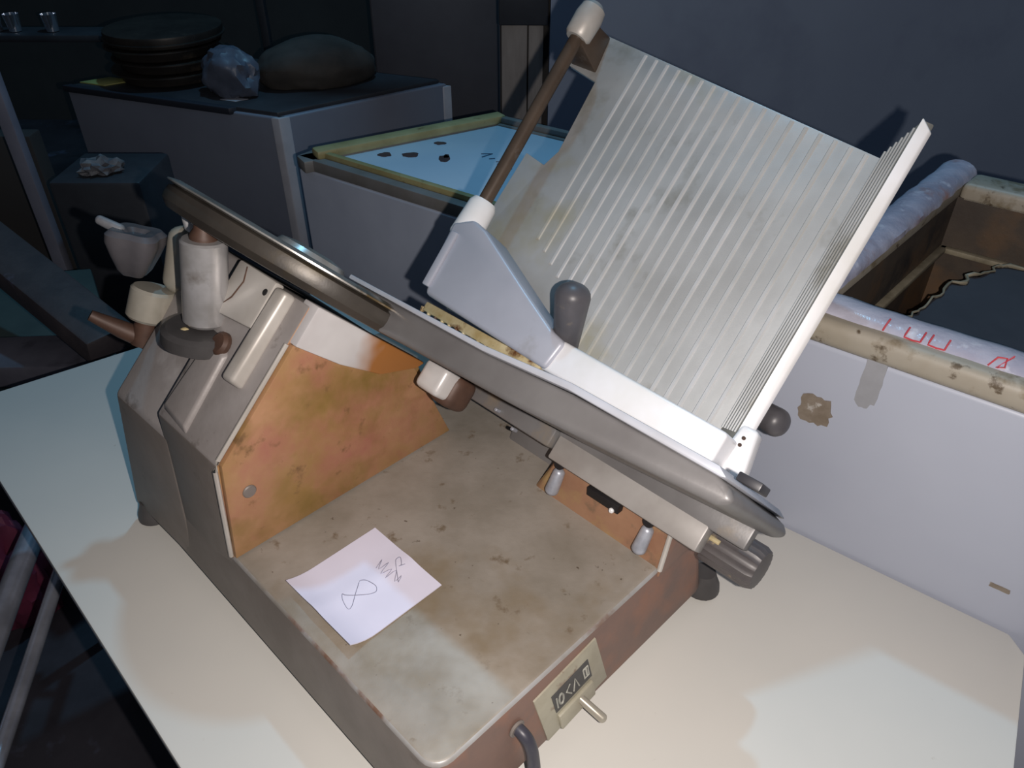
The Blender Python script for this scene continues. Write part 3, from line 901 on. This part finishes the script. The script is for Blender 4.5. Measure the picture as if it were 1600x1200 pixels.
mk('ragged_edge', tube(path, [0.0012 + 0.0042 * abs(noise.noise(Vector((i * .35, 0, 3)))) for i in range(len(path))], 7), M['ragged'], fr)

# clutter behind the freezer: crumpled clear plastic
mk('crumpled_plastic', blob(E(-0.18, 0.40, FZ - 0.12), 0.07, 0.05, 0.09, 0.35, 5, 4.4, 4, 0.9), M['bag'], label='crumpled grey plastic sheet behind the taped freezer rim', cat='plastic sheet')

# ------------------------------------------------------------------ middle freezer with the pale blue top
mz = 0.06
C_, A_, B_ = Vector((-0.491, 1.75, T + mz)), Vector((-0.038, 2.030, T + mz)), Vector((-0.082, 1.455, T + mz))
ea, eb = (A_ - C_), (B_ - C_)


def Hm(s, t, z):
    return C_ + ea * s + eb * t + Vector((0, 0, z))


mf = thing('glass_top_freezer', 'pale grey chest freezer with cream gasket and light blue top, behind the slicer', 'freezer', Hm(0.5, 0.7, FLOOR - mz))
TL = 1.35
body = [Hm(0, 0, 0), Hm(1, 0, 0), Hm(1, TL, 0), Hm(0, TL, 0)]
mk('cabinet', bevel(prism([p + Vector((0, 0, FLOOR - mz + 0.02 + 0)) for p in body], top=[p + Vector((0, 0, -0.03)) for p in body]), 0.008, 3), M['mid_body'], mf)


def ring_bar(s0, t0, s1, t1, wd, z0, z1, name, m, parent, bv=0.004):
    """bar from (s0,t0) to (s1,t1) of world width wd lying inside the outline"""
    a, b = Hm(s0, t0, 0), Hm(s1, t1, 0)
    d = (b - a).normalized()
    n = Vector((-d.y, d.x, 0))
    cc = Hm(0.5, TL / 2, 0)
    if n.dot(cc - a) < 0:
        n = -n
    base = [a, b, b + n * wd - d * 0.0, a + n * wd]
    return mk(name, bevel(prism([p + Vector((0, 0, z0)) for p in base], Vector((0, 0, z1 - z0))), bv, 2), m, parent)


for s0, t0, s1, t1 in ((0, 0, 1, 0), (0, 0, 0, TL), (1, 0, 1, TL), (0, TL, 1, TL)):
    ring_bar(s0, t0, s1, t1, 0.05, -0.032, -0.004, 'rim', M['mid_rim'], mf)
k0 = 0.05
ring_bar(k0, 0.03, 0.98, 0.03, 0.040, -0.006, 0.014, 'gasket', M['gasket'], mf, 0.006)
ring_bar(0.05, 0.03, 0.05, TL - 0.03, 0.016, -0.006, 0.008, 'gasket', M['gasket'], mf, 0.004)
ring_bar(0.96, 0.03, 0.96, TL - 0.03, 0.020, -0.006, 0.010, 'gasket', M['mid_rim'], mf, 0.004)
bl = [Hm(0.10, 0.10, -0.012), Hm(0.94, 0.10, -0.012), Hm(0.94, TL - 0.06, -0.012), Hm(0.10, TL - 0.06, -0.012)]
sheet = mk('blue_sheet', bevel(prism([p + Vector((0, 0, -0.008)) for p in bl], Vector((0, 0, 0.012))), 0.001), M['blue'], mf, label='pale blue top sheet with rust spots and marker writing')


def flat_spot(c, rx, ry, seed, m, nm, n=18):
    pts = []
    for i in range(n):
        t = 2 * math.pi * i / n
        k = 1 + 0.45 * noise.noise(Vector((math.cos(t) * 1.6 + seed, math.sin(t) * 1.6, seed)))
        pts.append(c + Vector((math.cos(t) * rx * k, math.sin(t) * ry * k, 0)))
    return mk(nm, prism(pts, Vector((0, 0, 0.0012))), m, sheet, smooth=False)


for s, t, rx, ry, sd in ((0.26, 0.20, 0.016, 0.012, 1), (0.33, 0.27, 0.022, 0.013, 4), (0.385, 0.40, 0.014, 0.020, 7), (0.53, 0.20, 0.014, 0.010, 9), (0.41, 0.38, 0.007, 0.012, 12)):
    flat_spot(Hm(s, t, -0.0079), rx, ry, sd, M['spot'], 'rust_spot')
for pts in ([(0.53, 0.44), (0.56, 0.47), (0.50, 0.48)], [(0.50, 0.52), (0.52, 0.53)], [(0.49, 0.57), (0.52, 0.60), (0.47, 0.60), (0.50, 0.64)], [(0.44, 0.65), (0.46, 0.69), (0.43, 0.70)]):
    mk('marker_writing', tube([Hm(s, t, -0.0075) for s, t in pts], 0.0016, 6), M['mark_ink'], sheet)

# ------------------------------------------------------------------ left freezer with a dark lid, pans and bags on it
C2, A2, B2 = Vector((-0.655, 2.225, T)), Vector((-0.206, 2.569, T)), Vector((-1.383, 2.512, T))
fa, fbv = A2 - C2, B2 - C2


def Hl(s, t, z):
    return C2 + fa * s + fbv * t + Vector((0, 0, z))


lf = thing('white_freezer', 'white chest freezer with dark lid carrying pans and bags, farthest left', 'freezer', Hl(0.5, 0.5, FLOOR))
bd = [Hl(0, 0, 0), Hl(1, 0, 0), Hl(1.0, 1, 0), Hl(0, 1, 0)]
bm = bevel(prism([p + Vector((0, 0, FLOOR + 0.02)) for p in bd], top=[p + Vector((0, 0, -0.012)) for p in bd]), 0.006, 3)
mk('cabinet', bm, M['left_body'], lf)
lidp = [Hl(0.02, 0.02, 0), Hl(0.98, 0.02, 0), Hl(0.98, 0.985, 0), Hl(0.02, 0.985, 0)]
mk('lid', bevel(prism([p + Vector((0, 0, -0.012)) for p in lidp], Vector((0, 0, 0.012))), 0.003), M['lid'], lf)
mk('lid_handle', bevel(prism([Hl(-0.02, 0.20, -0.020), Hl(0.03, 0.20, -0.020), Hl(0.03, 1.0, -0.020), Hl(-0.02, 1.0, -0.020)], Vector((0, 0, 0.020))), 0.003), M['lidedge'], lf)
mk('corner_trim', bevel(prism([Hl(-0.008, -0.004, FLOOR + 0.03), Hl(0.05, -0.006, FLOOR + 0.03), Hl(0.05, 0.02, FLOOR + 0.03), Hl(-0.008, 0.03, FLOOR + 0.03)], Vector((0, 0, T - 0.042))), 0.003), M['trimw'], lf)
mk('corner_trim', bevel(prism([Hl(0.97, -0.004, FLOOR + 0.03), Hl(1.02, -0.006, FLOOR + 0.03), Hl(1.02, 0.02, FLOOR + 0.03), Hl(0.97, 0.02, FLOOR + 0.03)], Vector((0, 0, T - 0.05))), 0.003), M['trimw'], lf)
mk('lid_sticker', bevel(prism([Hl(0.10, 0.27, 0.0), Hl(0.17, 0.27, 0.0), Hl(0.17, 0.34, 0.0), Hl(0.10, 0.34, 0.0)], Vector((0, 0, 0.001))), 0.0002), M['trimw'], lf)
mk('yellow_strip', bevel(prism([Hl(0.06, 0.86, 0.0), Hl(0.22, 0.86, 0.0), Hl(0.22, 0.985, 0.0), Hl(0.06, 0.985, 0.0)], Vector((0, 0, 0.004))), 0.001), M['yellow'], lf)

pc = Vector((-1.075, 2.60, T + 0.006))
pdesc = ['blackened round pan at the bottom of the stack on the far left freezer', 'blackened round pan second from the bottom of the stack',
         'blackened round pan third from the bottom of the stack', 'blackened round pan topmost of the stack on the far left freezer']
for i in range(4):
    off = Vector((0.008 * math.sin(i * 2.1), 0.006 * math.cos(i * 1.7), 0.036 * i))
    r = 0.176 if i in (0, 3) else 0.170
    pr = [(r * 0.82, 0), (r * 0.88, 0.003), (r * 0.93, 0.026), (r, 0.029), (r, 0.034), (r * 0.96, 0.034), (r * 0.90, 0.029), (r * 0.86, 0.0065), (r * 0.3, 0.006)]
    if i == 3:
        pr = [(r * 0.90, 0), (r * 0.97, 0.004), (r, 0.030), (r * 0.99, 0.036), (r * 0.90, 0.040), (r * 0.4, 0.043)]
    t_ = thing('round_pan', pdesc[i], 'pan', pc + off, 'round pans stacked on the freezer')
    mk('body', lathe(pc + off, (0, 0, 1), pr, 40), M['pan'], t_)
    mk('rim_wire', lathe(pc + off + Vector((0, 0, 0.0285 if i < 3 else 0.012)), (0, 0, 1), [(r * 0.995, 0), (r + 0.004, 0.001), (r + 0.004, 0.004), (r * 0.995, 0.005)], 40), M['pan'], t_)
mk('plastic_bag', blob(Vector((-0.835, 2.425, T)), 0.095, 0.065, 0.085, 0.24, 3.4, 1.7, 4, -0.5), M['bag'], label='crumpled grey plastic bag between the pans and the brown sack', cat='plastic bag')
mk('sack', blob(Vector((-0.605, 2.545, T)), 0.185, 0.11, 0.085, 0.13, 3, 6.2, 4, 0.35), M['sack'], label='slumped dark brown sack lying on the freezer lid', cat='sack')

# dark cabinet standing behind, beyond the door jamb
dc = thing('tall_cabinet', 'tall dark blue-grey cabinet standing behind the white freezer', 'cabinet', G(-0.26, 3.15, FLOOR))
mk('carcass', bevel(fbox(G, -0.485, -0.045, 2.92, 3.4, FLOOR + 0.03, 1.2), 0.006), M['cab'], dc)
mk('door', bevel(fbox(G, -0.478, -0.052, 2.90, 2.922, FLOOR + 0.06, 1.18), 0.004), M['cab'], dc)
mk('plinth', bevel(fbox(G, -0.475, -0.055, 2.93, 3.38, FLOOR, FLOOR + 0.03), 0.002), M['lid'], dc)
# slim dark upright between the pans and the cabinet
mk('shelf_upright', bevel(fbox(G, -0.985, -0.955, 3.3, 3.34, FLOOR, 1.4), 0.003), M['lid'], label='thin dark upright rising behind the brown sack', cat='upright')

# left metal post
lp = thing('metal_post', 'slim grey metal post standing in the dark at far left', 'post', G(-1.185, 1.86, FLOOR))
mk('shaft', bevel(fbox(G, -1.202, -1.170, 1.845, 1.875, FLOOR + 0.012, 1.3), 0.004), M['post'], lp)
mk('flange_plate', bevel(fbox(G, -1.24, -1.13, 1.81, 1.91, FLOOR, FLOOR + 0.012), 0.003), M['post'], lp)
# dark refrigerator side beyond the post
mk('cabinet_side', bevel(fbox(G, -1.75, -1.30, 2.1, 2.16, FLOOR, -0.02), 0.005), M['wall_dark'], label='dark upright board leaning behind the metal post', cat='board')

# made-up steel cups on a ledge, added to give the far corner's glints
mk('wall_ledge', bevel(fbox(G, -2.6, -1.35, 3.10, 3.24, -0.012, 0.012), 0.003), M['lid'], label='dark ledge in the far left corner', cat='ledge')
gl = ['steel cup leftmost of three glinting in the dark corner', 'steel cup in the middle of three glinting cups', 'steel cup rightmost of three glinting in the dark corner']
for i, x in enumerate((-1.93, -1.86, -1.72)):
    mk('steel_cup', lathe(Vector((x, 3.16, T + 0.012)), (0, 0, 1), [(0.018, 0), (0.022, 0.003), (0.027, 0.05), (0.029, 0.062), (0.0275, 0.062), (0.021, 0.006), (0.004, 0.0055)], 24), M['glint'], label=gl[i], cat='cup', group='steel cups on the ledge')

# ------------------------------------------------------------------ dark clutter left of the table
bench = thing('low_bench', 'low bench with dark green top beyond the table at left', 'bench', G(-1.16, 1.42, FLOOR))
gt = [(-1.45, 1.62), (-1.02, 1.70), (-0.78, 1.28), (-0.84, 1.20), (-1.36, 1.18)]
mk('bench_top', bevel(prism([G(x, y, -0.235) for x, y in gt], Vector((0, 0, 0.03))), 0.004), M['green'], bench)
for x, y in ((-1.36, 1.55), (-1.05, 1.62), (-0.87, 1.27), (-1.28, 1.24)):
    mk('leg', bevel(fbox(G, x - 0.02, x + 0.02, y - 0.02, y + 0.02, FLOOR, -0.235), 0.003), M['lid'], bench)
sb_ = [(-1.34, 1.30), (-0.88, 1.33), (-0.80, 1.275), (-0.82, 1.215), (-1.30, 1.20)]
mk('grey_slab', bevel(prism([G(x, y, -0.204) for x, y in sb_], Vector((0, 0, 0.05))), 0.008), M['slab'], label='grimy grey slab lying on the dark green bench top', cat='slab')
# timber beam propped from the floor to the table edge
b0, b1 = G(-1.30, 1.62, 0.055), G(-0.72, 1.185, -0.085)
ax = (b1 - b0).normalized()
sx = ax.cross(Vector((0, 0, 1))).normalized() * 0.045
uz = sx.cross(ax).normalized() * 0.026
mk('timber_beam', bevel(prism([b0 - sx - uz, b0 + sx - uz, b0 + sx + uz, b0 - sx + uz], b1 - b0), 0.006), M['beam'], label='dark grimy timber beam leaning towards the table behind the slicer', cat='beam')
mk('crate', bevel(fbox(G, -1.10, -0.88, 1.78, 1.98, FLOOR, -0.02), 0.01), M['lid'], label='black crate between the metal post and the timber beam', cat='crate')
mk('crumpled_rag', blob(G(-0.99, 1.84, -0.02), 0.05, 0.03, 0.025, 0.5, 6, 2.2, 3, 0.4), M['rubbish'], label='small crumpled pale rag on the black crate', cat='rag')

# chrome tube frame on the floor at lower left
cf = thing('chrome_frame', 'chromed steel tube frame beside the table at lower left', 'tube frame', G(-0.78, 0.75, FLOOR))
p_ = [G(-0.70, 0.45, -0.31), G(-0.738, 0.66, -0.305), G(-0.778, 0.865, -0.30), G(-0.80, 1.0, -0.30)]
q_ = [G(-0.665, 0.45, -0.315), G(-0.703, 0.66, -0.31), G(-0.742, 0.865, -0.305), G(-0.765, 1.0, -0.305)]
mk('tube_rail', tube(smooth_path([v + Vector((-0.022, 0, 0.004)) for v in p_]), 0.019, 20), M['chrome'], cf)
mk('tube_rail', tube(smooth_path([v + Vector((0.004, 0, 0)) for v in q_]), 0.011, 16), M['chrome'], cf)
for y in (0.48, 0.96):
    yy = (y - 0.45) / 0.55
    x = -0.725 - 0.095 * yy
    mk('leg', tube([G(x, y, FLOOR), G(x, y, -0.315)], 0.011, 14), M['chrome'], cf)
    mk('cross_tube', tube([G(x - 0.02, y, -0.31), G(x + 0.06, y, -0.31)], 0.008, 12), M['chrome'], cf)
mk('cloth_bundle', blob(G(-1.02, 1.03, FLOOR), 0.09, 0.06, 0.20, 0.3, 5, 3.3, 4, 0.2), M['magenta'], label='magenta cloth bundle on the floor at far left', cat='cloth')
